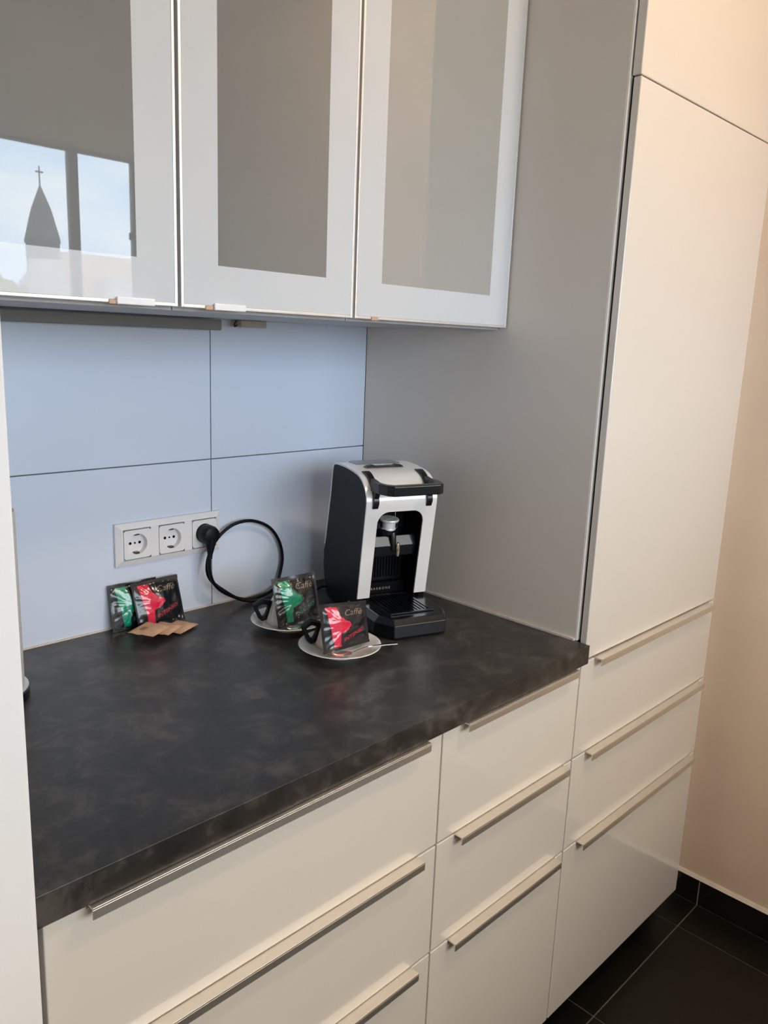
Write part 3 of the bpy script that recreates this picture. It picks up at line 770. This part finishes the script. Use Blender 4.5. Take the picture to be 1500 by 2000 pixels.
# ------------------------------------------------------------------ paper towel roll on stand
RC = (-.919, -.146)
t = thing('towel_roll', 'white paper roll on black-rimmed stand, half hidden behind white pier', 'paper roll', (RC[0], RC[1], CT))
obj('stand', lathe([(0, .0005), (.069, .0005), (.0710, .002), (.0710, .012), (.069, .0135), (0, .0135)], (*RC, CT), 64), 'black_gloss', t, smooth=True)
obj('stand_plate', lathe([(0, .0137), (.0695, .0137), (.0700, .0150), (.066, .0165), (.060, .0155), (0, .0155)], (*RC, CT), 64), 'aluminium', t, smooth=True)
obj('roll', lathe([(.020, .017), (.0635, .017), (.0645, .020), (.0645, .280), (.0635, .284), (.020, .284), (.020, .017)], (*RC, CT), 64), 'paper', t, smooth=True)

# ------------------------------------------------------------------ ceiling lamp (above the frame)
t = thing('ceiling_lamp', 'warm round ceiling lamp above the kitchen floor', 'lamp', tuple(LAMP_POS+Vector((0, 0, ZC-LAMP_POS.z))))
lx, ly = LAMP_POS.x, LAMP_POS.y
obj('canopy', lathe([(0, -.001), (.06, -.001), (.06, -.02), (.05, -.03), (0, -.03)], (lx, ly, ZC), 32), 'aluminium', t, smooth=True)
obj('globe', lathe([(0, -.115), (.04, -.108), (.072, -.085), (.082, -.060), (.072, -.038), (.05, -.0305), (0, -.0305)], (lx, ly, ZC), 40), emis('lamp_glow', (1, .79, .56), LAMP_L), t, smooth=True)

# added fill lamp, unseen behind the camera, warms the lower fronts
t = thing('fill_lamp', 'added warm fill globe on a pole, unseen behind the camera', 'lamp', (-1.95, -2.25, 0))
obj('base', lathe([(0, .001), (.14, .001), (.14, .012), (.02, .022), (0, .022)], (-1.95, -2.25, 0), 40), 'black_matte', t, smooth=True)
obj('pole', lathe([(0, .022), (.010, .022), (.010, 1.05), (0, 1.05)], (-1.95, -2.25, 0), 16), 'black_matte', t, smooth=True)
obj('globe', lathe([(.0, 1.0505)]+[(.11*math.sin(PI*i/16), 1.16-.11*math.cos(PI*i/16)) for i in range(1, 16)]+[(0, 1.27)], (-1.95, -2.25, 0), 32), emis('fill_glow', (1, .66, .36), FILL_LAMP_L), t, smooth=True)

# ------------------------------------------------------------------ outside, seen mirrored in the left glass door
M['slate'] = mat('slate', (.07, .08, .10), .7, var=.15, vscale=2)
M['pink_tile'] = mat('pink_tile', (.42, .32, .28), .8, var=.12, vscale=1.2)
M['render'] = mat('render', (.42, .42, .47), .9, var=.05, vscale=1)
M['leaf'] = mat('leaf', (.16, .20, .05), .8, var=.3, vscale=2)
M['ground'] = mat('ground', (.20, .20, .19), .9, var=.1, vscale=.5)
GZ = -6.0
struct('ground', box(-60, 120, -200, -20, GZ-.5, GZ), 'ground')
ch = thing('church', 'distant church with pointed slate steeple, mirrored in left glass door', 'church', (24.1, -60, GZ))
obj('tower', box(23.28, 25.00, -60.86, -59.14, GZ, 6.3), 'render', ch)
bm = bmesh.new(); bx(bm, 23.26, 25.02, -60.88, -59.12, 6.3, 7.5)
bx(bm, 23.20, 25.08, -60.94, -59.06, 7.42, 7.55)
obj('belfry', bm, 'slate', ch)
bm = bmesh.new(); cx, cy = 24.14, -60.0
R_ = []
for z, h in ((7.55, .95), (9.75, .52), (11.35, .035)):
    R_.append([bm.verts.new((cx+a*h, cy+b*h, z)) for a, b in ((-1, -1), (1, -1), (1, 1), (-1, 1))])
for a, b in zip(R_, R_[1:]):
    for i in range(4): bm.faces.new((a[i], a[(i+1) % 4], b[(i+1) % 4], b[i]))
bm.faces.new(R_[0][::-1]); bm.faces.new(R_[-1])
obj('steeple', bm, 'slate', ch)
bm = bmesh.new(); bx(bm, cx-.04, cx+.04, cy-.04, cy+.04, 11.2, 12.65); bx(bm, cx-.27, cx+.27, cy-.04, cy+.04, 12.22, 12.32)
obj('cross', bm, 'slate', ch)
bm = bmesh.new()
prism([(-62.5, GZ), (-55.5, GZ), (-55.5, 1.5), (-62.5, 7.2)], 25.35, lambda a, b, w: Vector((w, a, b)), 44, bm=bm)
obj('nave', bm, 'pink_tile', ch)
bm = bmesh.new()
prism([(20.9, GZ), (26.4, GZ), (25.6, 3.2), (24.6, 6.0), (23.1, 6.0), (22.0, 4.6), (20.9, 3.6)], -58.0, lambda a, b, w: Vector((a, w, b)), -59.1, bm=bm)
obj('annex', bm, 'render', ch)
bm = bmesh.new(); prism([(27.2, 1.5), (30.2, 1.5), (29.9, 5.35), (27.9, 5.2)], -57.6, lambda a, b, w: Vector((a, w, b)), -60.5, bm=bm)
obj('dormer', bm, 'render', ch)
def blob(c, r, seed):
    bm = bmesh.new(); bmesh.ops.create_icosphere(bm, subdivisions=4, radius=1)
    for v in bm.verts:
        d = v.co.normalized(); k = 1+.35*noise.noise(d*2.2+Vector((seed, 0, 0)))+.18*noise.noise(d*7+Vector((seed, 0, 0)))
        v.co = Vector(c)+Vector((d.x*r[0]*k, d.y*r[1]*k, d.z*r[2]*k))
    return bm
tr = thing('tree', 'leafy green tree beside the distant church, mirrored in left glass door', 'tree', (19.0, -56, GZ))
obj('crown', blob((19.0, -56, 1.0), (2.6, 2.6, 3.4), 2), 'leaf', tr)
obj('trunk', tube([Vector((19.0, -56, GZ)), Vector((19.1, -56, -2)), Vector((19.0, -56, 0))], [.35, .28, .2], 12), mat('bark', (.10, .07, .05), .9, var=.2), tr)
